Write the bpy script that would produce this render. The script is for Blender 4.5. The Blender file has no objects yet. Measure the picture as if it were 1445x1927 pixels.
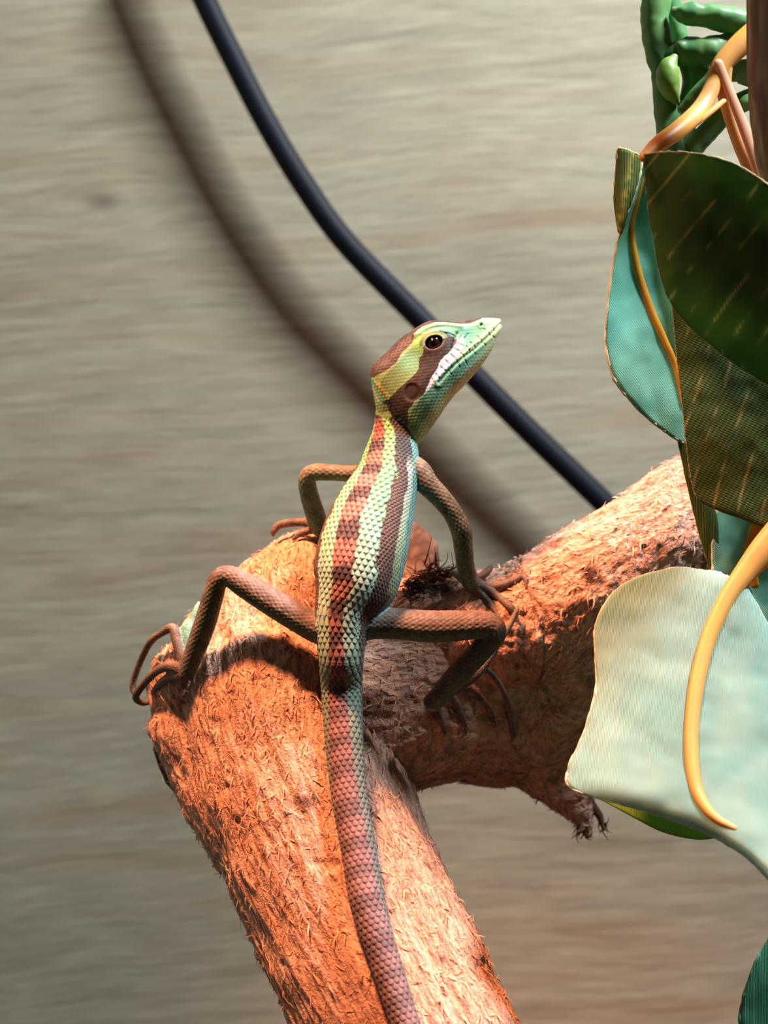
import bpy, math, random
import numpy as np
from mathutils import Vector
from mathutils.bvhtree import BVHTree

# ------------------------------------------------------------------ units
# All modelling is done in tenths of a millimetre ("u"); S turns them into metres.
S = 1e-4
D = 3000.0                       # camera distance from the lizard, in u
sc = bpy.context.scene
col = sc.collection
rng = np.random.default_rng(7)
random.seed(7)

# ------------------------------------------------------------------ camera
cam_d = bpy.data.cameras.new('camera')
cam = bpy.data.objects.new('camera', cam_d); col.objects.link(cam)
cam.location = (0, -D * S, 0); cam.rotation_euler = (math.pi / 2, 0, 0)
cam_d.sensor_fit = 'HORIZONTAL'; cam_d.sensor_width = 36
cam_d.lens = 36 * D / 1445.0
cam_d.clip_start = 0.005; cam_d.clip_end = 10
cam_d.dof.use_dof = True
cam_d.dof.focus_distance = (D - 70) * S
cam_d.dof.aperture_fstop = cam_d.lens / 1000 / 0.0034
sc.camera = cam

# ------------------------------------------------------------------ light
world = bpy.data.worlds.new('world'); sc.world = world; world.use_nodes = True
bg = world.node_tree.nodes['Background']
bg.inputs[0].default_value = (1.0, 0.86, 0.72, 1); bg.inputs[1].default_value = 0.02

def aim(o, target):
    d = Vector(target) * S - o.location
    o.rotation_euler = d.to_track_quat('-Z', 'Y').to_euler()

# cool LED bar in the lid, to the right
ld = bpy.data.lights.new('led_panel_offscreen', 'AREA'); led = bpy.data.objects.new('led_panel_offscreen', ld); col.objects.link(led)
ld.shape = 'RECTANGLE'; ld.size = 1050 * S; ld.size_y = 700 * S
ld.energy = 7.4; ld.color = (0.90, 0.97, 1.0)
led.location = Vector((2500, -800, 3900)) * S; aim(led, (-300, 400, 0))
# warm basking bulb in the lid, above the branch
wd = bpy.data.lights.new('basking_bulb_offscreen', 'SPOT'); wl = bpy.data.objects.new('basking_bulb_offscreen', wd); col.objects.link(wl)
wd.energy = 14.5; wd.color = (1.0, 0.40, 0.175); wd.shadow_soft_size = 196 * S
wd.spot_size = math.radians(40); wd.spot_blend = 1.0
wl.location = Vector((-736, -660, 2270)) * S; aim(wl, (20, 40, -250))

sc.view_settings.view_transform = 'Standard'; sc.view_settings.look = 'None'
sc.view_settings.gamma = 1; sc.view_settings.use_curve_mapping = False
sc.view_settings.exposure = 0.0

# ------------------------------------------------------------------ helpers
def lin(c):
    c = np.asarray(c, float) / 255.0
    return np.where(c <= 0.04045, c / 12.92, ((c + 0.055) / 1.055) ** 2.4)

def W(px, py, Y):
    """picture coordinates plus a depth -> a point in u"""
    px, py, Y = np.asarray(px, float), np.asarray(py, float), np.asarray(Y, float)
    k = (D + Y) / D
    return np.stack([(px - 722.5) * k, Y + 0 * px, (963.5 - py) * k], -1)

def crom(ctrl, n):
    """Catmull-Rom through control rows, n samples per span"""
    c = np.asarray(ctrl, float)
    p = np.vstack([2 * c[0] - c[1], c, 2 * c[-1] - c[-2]])
    out = []
    t = np.linspace(0, 1, n, endpoint=False)[:, None]
    for i in range(1, len(p) - 2):
        a, b, d, e = p[i - 1], p[i], p[i + 1], p[i + 2]
        out.append(0.5 * (2 * b + (d - a) * t + (2 * a - 5 * b + 4 * d - e) * t**2 + (3 * b - a - 3 * d + e) * t**3))
    out.append(c[-1:])
    return np.vstack(out)

def norm(v):
    return v / np.maximum(np.linalg.norm(v, axis=-1, keepdims=True), 1e-9)

def hash3(i, j, k, seed):
    h = (i.astype(np.int64) * 374761393 + j.astype(np.int64) * 668265263 + k.astype(np.int64) * 2147483647 + seed * 1274126177) & 0xFFFFFFFF
    h = ((h ^ (h >> 13)) * 1274126177) & 0xFFFFFFFF
    return ((h ^ (h >> 16)) & 0xFFFF) / 65535.0

def vnoise(p, seed=0):
    p = np.asarray(p, float)
    f = np.floor(p); t = p - f; t = t * t * (3 - 2 * t); f = f.astype(np.int64)
    r = 0
    for a in (0, 1):
        for b in (0, 1):
            for c in (0, 1):
                w = (t[:, 0] if a else 1 - t[:, 0]) * (t[:, 1] if b else 1 - t[:, 1]) * (t[:, 2] if c else 1 - t[:, 2])
                r = r + w * hash3(f[:, 0] + a, f[:, 1] + b, f[:, 2] + c, seed)
    return r * 2 - 1

def fbm(p, seed=0, o=3):
    r, a = 0, 1.0
    for i in range(o):
        r = r + a * vnoise(p * 2**i, seed + i); a *= 0.5
    return r

def mesh_obj(name, verts, faces, mat, parent=None, colors=None, smooth=True, attrs=None):
    me = bpy.data.meshes.new(name)
    me.from_pydata((np.asarray(verts) * S).tolist(), [], faces.tolist() if isinstance(faces, np.ndarray) else faces)
    return finish(name, me, mat, parent, colors, smooth, attrs)

def finish(name, me, mat, parent=None, colors=None, smooth=True, attrs=None):
    if colors is not None:
        a = me.attributes.new('tint', 'FLOAT_COLOR', 'POINT')
        c = np.ones((len(me.vertices), 4), np.float32); c[:, :3] = colors
        a.data.foreach_set('color', c.ravel())
    for k, v in (attrs or {}).items():
        a = me.attributes.new(k, 'FLOAT_VECTOR', 'POINT')
        a.data.foreach_set('vector', np.asarray(v, np.float32).ravel())
    if smooth:
        me.polygons.foreach_set('use_smooth', np.ones(len(me.polygons), bool))
    if mat: me.materials.append(mat)
    me.update()
    o = bpy.data.objects.new(name, me); col.objects.link(o)
    if parent: o.parent = parent
    return o

def empty(name, label, cat, loc=(0, 0, 0)):
    o = bpy.data.objects.new(name, None); col.objects.link(o)
    o.empty_display_size = 0.005
    o['label'] = label; o['category'] = cat
    return o

def frames(P):
    T = norm(np.gradient(P, axis=0))
    n = np.zeros_like(P)
    up = np.array([0.0, -1, 0.2])
    v = up - T[0] * (up @ T[0]); n[0] = v / np.linalg.norm(v)
    for i in range(1, len(P)):
        v = n[i - 1] - T[i] * (n[i - 1] @ T[i]); n[i] = v / max(np.linalg.norm(v), 1e-9)
    return T, n, np.cross(T, n)

def tube(P, R, sides=16, flat=1.0, cap=True, N=None):
    """closed tube with rounded ends; returns verts, faces"""
    P = np.asarray(P, float); R = np.asarray(R, float) * np.ones(len(P))
    T, n, b = frames(P)
    if N is not None:
        n = norm(N - T * np.sum(N * T, -1, keepdims=True)); b = np.cross(T, n)
    rings_c, rings_r, rn, rb = list(P), list(R), list(n), list(b)
    if cap:
        pre_c, pre_r, post_c, post_r = [], [], [], []
        for a in (0.15, 0.45, 0.8):
            x = math.cos(a * math.pi / 2); y = math.sin(a * math.pi / 2)
            pre_c.append(P[0] - T[0] * R[0] * x); pre_r.append(R[0] * y)
            post_c.insert(0, P[-1] + T[-1] * R[-1] * x); post_r.insert(0, R[-1] * y)
        rings_c = pre_c + rings_c + post_c; rings_r = pre_r + rings_r + post_r
        rn = [n[0]] * 3 + rn + [n[-1]] * 3; rb = [b[0]] * 3 + rb + [b[-1]] * 3
    C = np.array(rings_c); Rr = np.array(rings_r); rn = np.array(rn); rb = np.array(rb)
    th = np.linspace(0, 2 * np.pi, sides, endpoint=False)
    V = C[:, None] + Rr[:, None, None] * (np.cos(th)[None, :, None] * rn[:, None] * flat + np.sin(th)[None, :, None] * rb[:, None])
    m = len(C); V = V.reshape(-1, 3)
    F = []
    for i in range(m - 1):
        for j in range(sides):
            k = (j + 1) % sides
            F.append((i * sides + j, i * sides + k, (i + 1) * sides + k, (i + 1) * sides + j))
    F.append(tuple(range(sides - 1, -1, -1))); F.append(tuple((m - 1) * sides + j for j in range(sides)))
    return V, F

class Acc:
    def __init__(s): s.v, s.f, s.n, s.c = [], [], 0, []
    def add(s, vf, color=None):
        v, f = vf; v = np.asarray(v)
        s.v.append(v); s.f += [tuple(i + s.n for i in q) for q in f]; s.n += len(v)
        if color is not None: s.c.append(np.broadcast_to(np.asarray(color, float), (len(v), 3)))
    def build(s, name, mat, parent=None, **k):
        return mesh_obj(name, np.vstack(s.v), s.f, mat, parent, colors=np.vstack(s.c) if s.c else None, **k)

def remeshed(acc, voxel, smooth_it):
    """union of the overlapping tubes as ONE closed surface; returns verts (u), mesh"""
    me = bpy.data.meshes.new('tmp'); me.from_pydata(np.vstack(acc.v).tolist(), [], acc.f)
    o = bpy.data.objects.new('tmp', me); col.objects.link(o)
    m = o.modifiers.new('r', 'REMESH'); m.mode = 'VOXEL'; m.voxel_size = voxel
    dg = bpy.context.evaluated_depsgraph_get()
    out = bpy.data.meshes.new_from_object(o.evaluated_get(dg))
    bpy.data.objects.remove(o); bpy.data.meshes.remove(me)
    n = len(out.vertices)
    v = np.empty(n * 3); out.vertices.foreach_get('co', v); v = v.reshape(-1, 3)
    e = np.empty(len(out.edges) * 2, np.int32); out.edges.foreach_get('vertices', e); e = e.reshape(-1, 2)
    deg = np.bincount(e.ravel(), minlength=n)[:, None].clip(1)
    for it in range(smooth_it):
        a = np.stack([np.bincount(e[:, 0], v[e[:, 1], k], n) + np.bincount(e[:, 1], v[e[:, 0], k], n) for k in range(3)], -1) / deg
        v = v + (0.6 if it % 2 == 0 else -0.45) * (a - v)
    return v, out

def setco(me, v):
    me.vertices.foreach_set('co', np.asarray(v, np.float32).ravel()); me.update()

def normals(me):
    n = np.empty(len(me.vertices) * 3, np.float32); me.vertex_normals.foreach_get('vector', n)
    return n.reshape(-1, 3).astype(float)

def sstep(a, b, x):
    t = np.clip((x - a) / (b - a), 0, 1); return t * t * (3 - 2 * t)

def mixc(a, b, t):
    return a + (b - a) * np.asarray(t)[..., None]

# ------------------------------------------------------------------ materials
def nodemat(name):
    m = bpy.data.materials.new(name); m.use_nodes = True
    nt = m.node_tree; b = nt.nodes['Principled BSDF']
    return m, nt, b

def nd(nt, t, **k):
    n = nt.nodes.new(t)
    for a, v in k.items(): setattr(n, a, v)
    return n

def plain(name, rgb, rough=0.6, spec=0.5, bump=None, coat=0.0):
    m, nt, b = nodemat(name)
    b.inputs['Base Color'].default_value = (*lin(rgb), 1)
    b.inputs['Roughness'].default_value = rough
    b.inputs['Specular IOR Level'].default_value = spec
    b.inputs['Coat Weight'].default_value = coat
    if bump:
        tc = nd(nt, 'ShaderNodeTexCoord'); nz = nd(nt, 'ShaderNodeTexNoise')
        nz.inputs['Scale'].default_value = bump[0]; nz.inputs['Detail'].default_value = 4
        bp = nd(nt, 'ShaderNodeBump'); bp.inputs['Strength'].default_value = bump[1]; bp.inputs['Distance'].default_value = bump[2] * S
        nt.links.new(tc.outputs['Object'], nz.inputs['Vector']); nt.links.new(nz.outputs['Fac'], bp.inputs['Height'])
        nt.links.new(bp.outputs['Normal'], b.inputs['Normal'])
    return m

def wall_material():
    m, nt, b = nodemat('oak_laminate'); L = nt.links.new
    tc = nd(nt, 'ShaderNodeTexCoord')
    sep = nd(nt, 'ShaderNodeSeparateXYZ'); L(tc.outputs['Object'], sep.inputs[0])
    # gentle bending of the grain
    wob = nd(nt, 'ShaderNodeTexNoise'); wob.inputs['Scale'].default_value = 11; wob.inputs['Detail'].default_value = 1
    L(tc.outputs['Object'], wob.inputs['Vector'])
    def math_(op, a, b2=None, c=None):
        n = nd(nt, 'ShaderNodeMath', operation=op)
        for i, v in enumerate((a, b2, c)):
            if v is None: continue
            if isinstance(v, (int, float)): n.inputs[i].default_value = v
            else: L(v, n.inputs[i])
        return n.outputs[0]
    # knot at upper left pushes the grain apart
    kx = math_('ADD', sep.outputs['X'], 0.0765); kz = math_('SUBTRACT', sep.outputs['Z'], 0.0845)
    r2 = math_('ADD', math_('MULTIPLY', math_('POWER', math_('ABSOLUTE', kx), 2.0), 0.25), math_('POWER', math_('ABSOLUTE', kz), 2.0))
    kn = math_('EXPONENT', math_('MULTIPLY', r2, -9000.0))
    push = math_('MULTIPLY', math_('MULTIPLY', kn, kz), -0.7)
    tilt = math_('MULTIPLY', sep.outputs['X'], -0.07)
    z2 = math_('ADD', math_('ADD', sep.outputs['Z'], math_('MULTIPLY', math_('SUBTRACT', wob.outputs['Fac'], 0.5), 0.012)), math_('ADD', push, tilt))
    cmb = nd(nt, 'ShaderNodeCombineXYZ'); L(math_('MULTIPLY', sep.outputs['X'], 0.085), cmb.inputs[0]); L(z2, cmb.inputs[2])
    g1 = nd(nt, 'ShaderNodeTexNoise'); g1.inputs['Scale'].default_value = 520; g1.inputs['Detail'].default_value = 5; g1.inputs['Roughness'].default_value = 0.72
    g2 = nd(nt, 'ShaderNodeTexNoise'); g2.inputs['Scale'].default_value = 110; g2.inputs['Detail'].default_value = 3
    g3 = nd(nt, 'ShaderNodeTexNoise'); g3.inputs['Scale'].default_value = 22; g3.inputs['Detail'].default_value = 2
    for g in (g1, g2, g3): L(cmb.outputs[0], g.inputs['Vector'])
    r1 = nd(nt, 'ShaderNodeValToRGB')
    e = r1.color_ramp.elements
    e[0].position = 0.32; e[0].color = (*lin((108, 100, 84)), 1)
    e[1].position = 0.66; e[1].color = (*lin((166, 158, 138)), 1)
    mx = math_('ADD', math_('MULTIPLY', g1.outputs['Fac'], 0.5), math_('ADD', math_('MULTIPLY', g2.outputs['Fac'], 0.38), math_('MULTIPLY', g3.outputs['Fac'], 0.12)))
    L(mx, r1.inputs['Fac'])
    # broad purple-brown streaks
    mix = nd(nt, 'ShaderNodeMix', data_type='RGBA', blend_type='MULTIPLY')
    r2n = nd(nt, 'ShaderNodeMapRange'); r2n.inputs['From Min'].default_value = 0.5; r2n.inputs['From Max'].default_value = 0.72
    L(g2.outputs['Fac'], r2n.inputs['Value']); r2n.inputs['To Max'].default_value = 0.8
    L(r2n.outputs[0], mix.inputs['Factor']); L(r1.outputs['Color'], mix.inputs['A'])
    mix.inputs['B'].default_value = (*lin((205, 180, 170)), 1)
    kn2 = math_('EXPONENT', math_('MULTIPLY', r2, -130000.0))
    mk = nd(nt, 'ShaderNodeMix', data_type='RGBA', blend_type='MULTIPLY')
    L(math_('MULTIPLY', kn2, 0.7), mk.inputs['Factor']); L(mix.outputs['Result'], mk.inputs['A']); mk.inputs['B'].default_value = (*lin((150, 135, 135)), 1)
    L(mk.outputs['Result'], b.inputs['Base Color'])
    b.inputs['Roughness'].default_value = 0.75; b.inputs['Specular IOR Level'].default_value = 0.2
    bp = nd(nt, 'ShaderNodeBump'); bp.inputs['Strength'].default_value = 0.25; bp.inputs['Distance'].default_value = 0.0004
    L(g1.outputs['Fac'], bp.inputs['Height']); L(bp.outputs['Normal'], b.inputs['Normal'])
    return m

def wood_material():
    m, nt, b = nodemat('raw_driftwood'); L = nt.links.new
    at = nd(nt, 'ShaderNodeAttribute', attribute_name='grain')
    ti = nd(nt, 'ShaderNodeAttribute', attribute_name='tint')
    mp = nd(nt, 'ShaderNodeMapping'); mp.inputs['Scale'].default_value = (1, 1, 0.22); L(at.outputs['Vector'], mp.inputs['Vector'])
    n1 = nd(nt, 'ShaderNodeTexNoise'); n1.inputs['Scale'].default_value = 0.16; n1.inputs['Detail'].default_value = 5; n1.inputs['Distortion'].default_value = 0.9
    L(mp.outputs[0], n1.inputs['Vector'])
    tc = nd(nt, 'ShaderNodeTexCoord')
    n2 = nd(nt, 'ShaderNodeTexNoise'); n2.inputs['Scale'].default_value = 1500; n2.inputs['Detail'].default_value = 4; n2.inputs['Distortion'].default_value = 1.2
    L(tc.outputs['Object'], n2.inputs['Vector'])
    ad = nd(nt, 'ShaderNodeMath', operation='ADD'); L(n1.outputs['Fac'], ad.inputs[0])
    ml = nd(nt, 'ShaderNodeMath', operation='MULTIPLY'); ml.inputs[1].default_value = 0.7; L(n2.outputs['Fac'], ml.inputs[0]); L(ml.outputs[0], ad.inputs[1])
    rp = nd(nt, 'ShaderNodeMapRange'); rp.inputs['From Min'].default_value = 0.3; rp.inputs['From Max'].default_value = 0.62
    rp.inputs['To Min'].default_value = 0.42; rp.inputs['To Max'].default_value = 1.12
    mo = nd(nt, 'ShaderNodeVectorMath', operation='ADD'); mo.inputs[1].default_value = (371, 113, 59); L(mp.outputs[0], mo.inputs[0])
    n3 = nd(nt, 'ShaderNodeTexNoise'); n3.inputs['Scale'].default_value = 0.16; n3.inputs['Detail'].default_value = 5; L(mo.outputs[0], n3.inputs['Vector'])
    L(n3.outputs['Fac'], rp.inputs['Value'])
    mx = nd(nt, 'ShaderNodeMix', data_type='RGBA', blend_type='MULTIPLY'); mx.inputs['Factor'].default_value = 1
    L(ti.outputs['Color'], mx.inputs['A']); L(rp.outputs[0], mx.inputs['B'])
    L(mx.outputs['Result'], b.inputs['Base Color'])
    b.inputs['Roughness'].default_value = 0.9; b.inputs['Specular IOR Level'].default_value = 0.15
    bp = nd(nt, 'ShaderNodeBump'); bp.inputs['Strength'].default_value = 0.9; bp.inputs['Distance'].default_value = 7 * S
    L(ad.outputs[0], bp.inputs['Height']); L(bp.outputs['Normal'], b.inputs['Normal'])
    return m

def tinted(name, rough=0.8, spec=0.2, sss=0.0, trans=0.0, weave=0.0, coat=0.0):
    """colour from the mesh's own tint attribute; optional woven ribs along the attribute 'weave'"""
    m, nt, b = nodemat(name); L = nt.links.new
    ti = nd(nt, 'ShaderNodeAttribute', attribute_name='tint')
    L(ti.outputs['Color'], b.inputs['Base Color'])
    b.inputs['Roughness'].default_value = rough; b.inputs['Specular IOR Level'].default_value = spec
    b.inputs['Coat Weight'].default_value = coat
    if sss:
        b.inputs['Subsurface Weight'].default_value = sss; b.inputs['Subsurface Radius'].default_value = (12 * S, 8 * S, 5 * S)
        b.inputs['Subsurface Scale'].default_value = 1.0
    out = nt.nodes['Material Output']
    if weave:
        at = nd(nt, 'ShaderNodeAttribute', attribute_name='weave')
        wv = nd(nt, 'ShaderNodeTexWave', wave_type='BANDS', bands_direction='X'); wv.inputs['Scale'].default_value = weave
        wv.inputs['Distortion'].default_value = 0.6; wv.inputs['Detail'].default_value = 1
        L(at.outputs['Vector'], wv.inputs['Vector'])
        bp = nd(nt, 'ShaderNodeBump'); bp.inputs['Strength'].default_value = 0.55; bp.inputs['Distance'].default_value = 2.0 * S
        L(wv.outputs['Fac'], bp.inputs['Height']); L(bp.outputs['Normal'], b.inputs['Normal'])
        mr = nd(nt, 'ShaderNodeMapRange'); mr.inputs['To Min'].default_value = 0.78; mr.inputs['To Max'].default_value = 1.08; L(wv.outputs['Fac'], mr.inputs['Value'])
        mx = nd(nt, 'ShaderNodeMix', data_type='RGBA', blend_type='MULTIPLY'); mx.inputs['Factor'].default_value = 1
        L(ti.outputs['Color'], mx.inputs['A']); L(mr.outputs[0], mx.inputs['B']); L(mx.outputs['Result'], b.inputs['Base Color'])
    if trans:
        tr = nd(nt, 'ShaderNodeBsdfTranslucent'); ms = nd(nt, 'ShaderNodeMixShader'); ms.inputs[0].default_value = trans
        L(ti.outputs['Color'], tr.inputs['Color']); L(b.outputs[0], ms.inputs[1]); L(tr.outputs[0], ms.inputs[2]); L(ms.outputs[0], out.inputs['Surface'])
    return m

M_wall = wall_material()
M_wood = wood_material()
M_fib = tinted('wood_fibre', 0.9, 0.1)
M_skin = tinted('lizard_skin', 0.62, 0.35, sss=0.08)
M_leaf = tinted('printed_fabric', 0.8, 0.2, trans=0.5, weave=0.11)
M_edge = tinted('frayed_thread', 0.9, 0.1, trans=0.2)
M_plast = tinted('moulded_plastic', 0.42, 0.4, sss=0.15, trans=0.3)
M_cable = plain('black_rubber', (8, 13, 26), 0.6, 0.15)
M_eye = plain('wet_eye', (26, 14, 12), 0.08, 0.6, coat=0.6)
M_pupil = plain('pupil_black', (4, 3, 4), 0.05, 0.6, coat=0.8)

# ------------------------------------------------------------------ back wall
WALL_Y = 1330.0
def box(x0, x1, y0, y1, z0, z1):
    v = [(x, y, z) for x in (x0, x1) for y in (y0, y1) for z in (z0, z1)]
    f = [(0, 1, 3, 2), (4, 6, 7, 5), (0, 4, 5, 1), (2, 3, 7, 6), (0, 2, 6, 4), (1, 5, 7, 3)]
    return np.array(v, float), f
wall = Acc(); wall.add(box(-3200, 3200, WALL_Y, WALL_Y + 120, -2600, 2600))
w = wall.build('wall_back', M_wall, smooth=False); w['kind'] = 'structure'; w['label'] = 'pale grey oak-grain laminate panel behind the branch'

wall = Acc(); wall.add(box(-1720, -1600, -600, WALL_Y + 5, -2600, 2600))
w = wall.build('wall_left', M_wall, smooth=False); w['kind'] = 'structure'; w['label'] = 'oak-grain side panel of the enclosure'

# ------------------------------------------------------------------ cable
CAB_Y = WALL_Y - 120
cp = crom([(330, -130), (385, 0), (440, 112), (500, 228), (570, 345), (652, 458), (790, 600), (900, 715), (1000, 815), (1140, 950), (1300, 1110), (1440, 1300)], 14)
kc = (D + CAB_Y) / D
v, f = tube(W(cp[:, 0], cp[:, 1], CAB_Y), 22 * kc, 20)
o = mesh_obj('cable', v, f, M_cable)
o['label'] = 'thin black rubber cable hanging in a curve before the wood panel'; o['category'] = 'cable'

# ------------------------------------------------------------------ branch
branch = empty('branch', 'thick orange-brown forked driftwood branch with rough fibrous surface under the lizard', 'branch')
LIMB = [(900, 2250, -240, 178), (845, 2120, -190, 182), (762, 1927, -105, 186), (660, 1720, 0, 190), (597, 1560, 75, 200), (553, 1420, 138, 214), (535, 1310, 180, 218)]
ARM = [(620, 1330, 190, 205), (740, 1310, 215, 190), (860, 1300, 280, 176), (965, 1300, 350, 198), (1090, 1225, 340, 180), (1200, 1115, 280, 150), (1330, 975, 215, 130), (1460, 850, 230, 125), (1600, 720, 260, 118)]
NUB = [(960, 1340, 350, 180), (1035, 1425, 320, 105), (1078, 1505, 290, 48), (1098, 1545, 280, 22), (1106, 1570, 276, 8)]
acc = Acc()
def limb_tube(c, n=12, sides=40):
    s = crom(c, n); acc.add(tube(W(s[:, 0], s[:, 1], s[:, 2]), s[:, 3], sides)); return s
axes = [limb_tube(LIMB), limb_tube(ARM)]
limb_tube(NUB)
limb_tube([(372, 1287, 150, 100), (455, 1215, 165, 112), (540, 1135, 180, 112), (585, 1098, 190, 112)])
limb_tube([(585, 1098, 190, 112), (700, 1200, 205, 120), (780, 1190, 205, 112), (880, 1196, 195, 124), (980, 1178, 175, 118), (1090, 1110, 170, 116), (1200, 1040, 175, 112), (1330, 945, 200, 110)])
limb_tube([(385, 1350, 160, 108), (452, 1450, 135, 132), (520, 1540, 95, 150)])
bv, bme = remeshed(acc, 3.4, 14)
# grain coordinates: offset from the nearest axis plus distance along it
A_pts, A_T, A_s, A_r, A_id = [], [], [], [], []
for k, s in enumerate(axes):
    P = W(s[:, 0], s[:, 1], s[:, 2]); T, n_, b_ = frames(P)
    A_pts.append(P); A_T.append(T); A_s.append(np.concatenate([[0], np.cumsum(np.linalg.norm(np.diff(P, axis=0), axis=1))])); A_r.append(s[:, 3]); A_id.append(np.full(len(P), k))
A_pts, A_T, A_s, A_r, A_id = [np.concatenate(q) for q in (A_pts, A_T, A_s, A_r, A_id)]
def grain_of(v):
    idx = np.empty(len(v), int)
    for i in range(0, len(v), 20000):
        d = np.linalg.norm(v[i:i + 20000, None] - A_pts[None], axis=2) - A_r[None]
        idx[i:i + 20000] = d.argmin(1)
    off = v - A_pts[idx]; T = A_T[idx]
    al = np.sum(off * T, 1)
    off = off - T * al[:, None]
    return off, A_s[idx] + al, T, A_id[idx]
off, along, gT, gid = grain_of(bv)
G = off.copy()
Glong = np.column_stack([off[:, 0], off[:, 1] + off[:, 2] * 0.3, along + 3000 * gid])
setco(bme, bv); bn = normals(bme)
def gnoise(sc_perp, sc_al, seed, o=3):
    p = np.column_stack([off[:, 0] * sc_perp, (off[:, 1]) * sc_perp + gid * 50, off[:, 2] * sc_perp + along * sc_al])
    return fbm(p, seed, o)
ridg = gnoise(1 / 24, 1 / 260, 3)           # long ridges
fine = gnoise(1 / 8, 1 / 60, 9, 2)
lump = fbm(bv / 110, 21, 2)
pits = np.clip(fbm(bv / 30, 33, 2) - 0.65, 0, 1)
bv2 = bv + bn * (lump * 7 + ridg * 3.6 + fine * 2.2 - pits * 9)[:, None]
setco(bme, bv2)
bvh = BVHTree.FromPolygons([Vector(p) for p in bv2], [tuple(p.vertices) for p in bme.polygons])
# wood colour: salmon tan with paler raised fibre, rusty and blackened stains
base = np.array(lin((228, 174, 152)))
c = np.tile(base, (len(bv2), 1))
c = mixc(c, lin((222, 162, 134)), np.clip(0.5 + 0.9 * fbm(bv / 75, 5, 3), 0, 1) * 0.7)
streak = gnoise(1 / 24, 1 / 260, 57)      # colour streaks along the grain
c = mixc(c, lin((236, 200, 182)), np.clip(streak * 1.1, 0, 1) * 0.6)
c = mixc(c, lin((120, 72, 56)), np.clip(-streak * 1.1 - 0.45, 0, 1) * 0.7)
c = mixc(c, lin((70, 48, 44)), np.clip(fbm(bv / 26, 71, 2) * 1.6 - 1.05, 0, 1) * 0.8)
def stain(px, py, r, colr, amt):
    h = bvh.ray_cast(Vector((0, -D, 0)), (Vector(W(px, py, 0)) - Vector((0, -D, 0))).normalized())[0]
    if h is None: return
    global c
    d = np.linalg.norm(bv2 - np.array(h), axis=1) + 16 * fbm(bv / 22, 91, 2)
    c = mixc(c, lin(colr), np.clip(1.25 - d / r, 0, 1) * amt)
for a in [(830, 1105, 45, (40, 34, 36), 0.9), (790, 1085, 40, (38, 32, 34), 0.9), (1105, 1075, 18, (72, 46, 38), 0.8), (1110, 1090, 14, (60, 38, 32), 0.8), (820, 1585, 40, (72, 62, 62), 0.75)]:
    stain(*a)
me = bme; setco(me, bv2 * S)
me.materials.clear()
finish('wood', me, M_wood, branch, colors=c, attrs={'grain': Glong})

def hit(px, py):
    """depth of the branch surface seen at a picture point"""
    o = Vector((0, -D, 0)); d = (Vector(W(px, py, 0)) - o).normalized()
    h, n, i, ds = bvh.ray_cast(o, d)
    return (None, None) if h is None else (h, n)

# loose fibres standing off the wood
tri = np.array([tuple(p.vertices)[:3] for p in bme.polygons]); fn = np.array([p.normal for p in bme.polygons])
cen = bv2[tri].mean(1)
ok = np.where((cen[:, 1] < 330) & (cen[:, 2] > -1150) & (cen[:, 0] < 760))[0]
NF = 15000
pick = rng.choice(ok, NF)
p0 = cen[pick] + rng.normal(0, 1.5, (NF, 3)); n0 = fn[pick]
_, _, T0, _ = grain_of(p0)
dirn = T0 * np.where(rng.random(NF) < 0.75, -1, 1)[:, None] + rng.normal(0, 0.55, (NF, 3))
dirn = norm(dirn - n0 * np.sum(dirn * n0, 1, keepdims=True))
side = np.cross(n0, dirn); ln = rng.uniform(9, 26, NF)[:, None]; wd_ = rng.uniform(0.7, 1.6, NF)[:, None]
curl = rng.normal(0, 0.35, NF)[:, None]; lift = rng.uniform(0.05, 0.30, NF)[:, None]
rings = []
for k, t in enumerate((0, 0.35, 0.7, 1.0)):
    q = p0 - n0 * 1.0 + dirn * ln * t + side * curl * ln * t * t + n0 * ln * lift * t * (1.3 - t * 0.7) * (1.6 if k < 3 else 1.0)
    ww = wd_ * (1, 1, 0.8, 0.25)[k]
    rings += [q - side * ww, q + side * ww]
V = np.stack(rings, 1).reshape(-1, 3)
bidx = np.arange(NF)[:, None] * 8
F = np.vstack([bidx + np.array([[2 * k, 2 * k + 1, 2 * k + 3, 2 * k + 2]]) for k in range(3)])
ci = np.array([lin((232, 186, 160)), lin((214, 150, 118)), lin((190, 122, 92)), lin((120, 78, 62))])[rng.choice(4, NF, p=[.4, .3, .2, .1])]
loc = c[tri[pick][:, 0]]; ci = ci * 0.45 + loc * 0.55
o = mesh_obj('loose_fibre', V, F, M_fib, branch, colors=np.repeat(ci, 8, 0)); o['kind'] = 'stuff'

def tuft(name, root, spread, n, length, colr, gdir, r=1.6, parent=branch):
    a = Acc()
    for i in range(n):
        p = np.array(root) + rng.normal(0, 1, 3) * spread
        g = norm(np.array(gdir, float) + rng.normal(0, 0.45, 3)); L_ = length * rng.uniform(0.5, 1.1)
        b1 = norm(np.cross(g, rng.normal(0, 1, 3)))
        ts = np.linspace(0, 1, 7)[:, None]
        P = p + g * L_ * ts + b1 * L_ * 0.35 * np.sin(ts * rng.uniform(2, 5)) * ts
        a.add(tube(P, r * (1.1 - 0.8 * ts[:, 0]), 5, cap=False), np.array(lin(colr)) * rng.uniform(0.5, 1.5))
    o = a.build(name, M_fib, parent); o['kind'] = 'stuff'; return o
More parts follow.
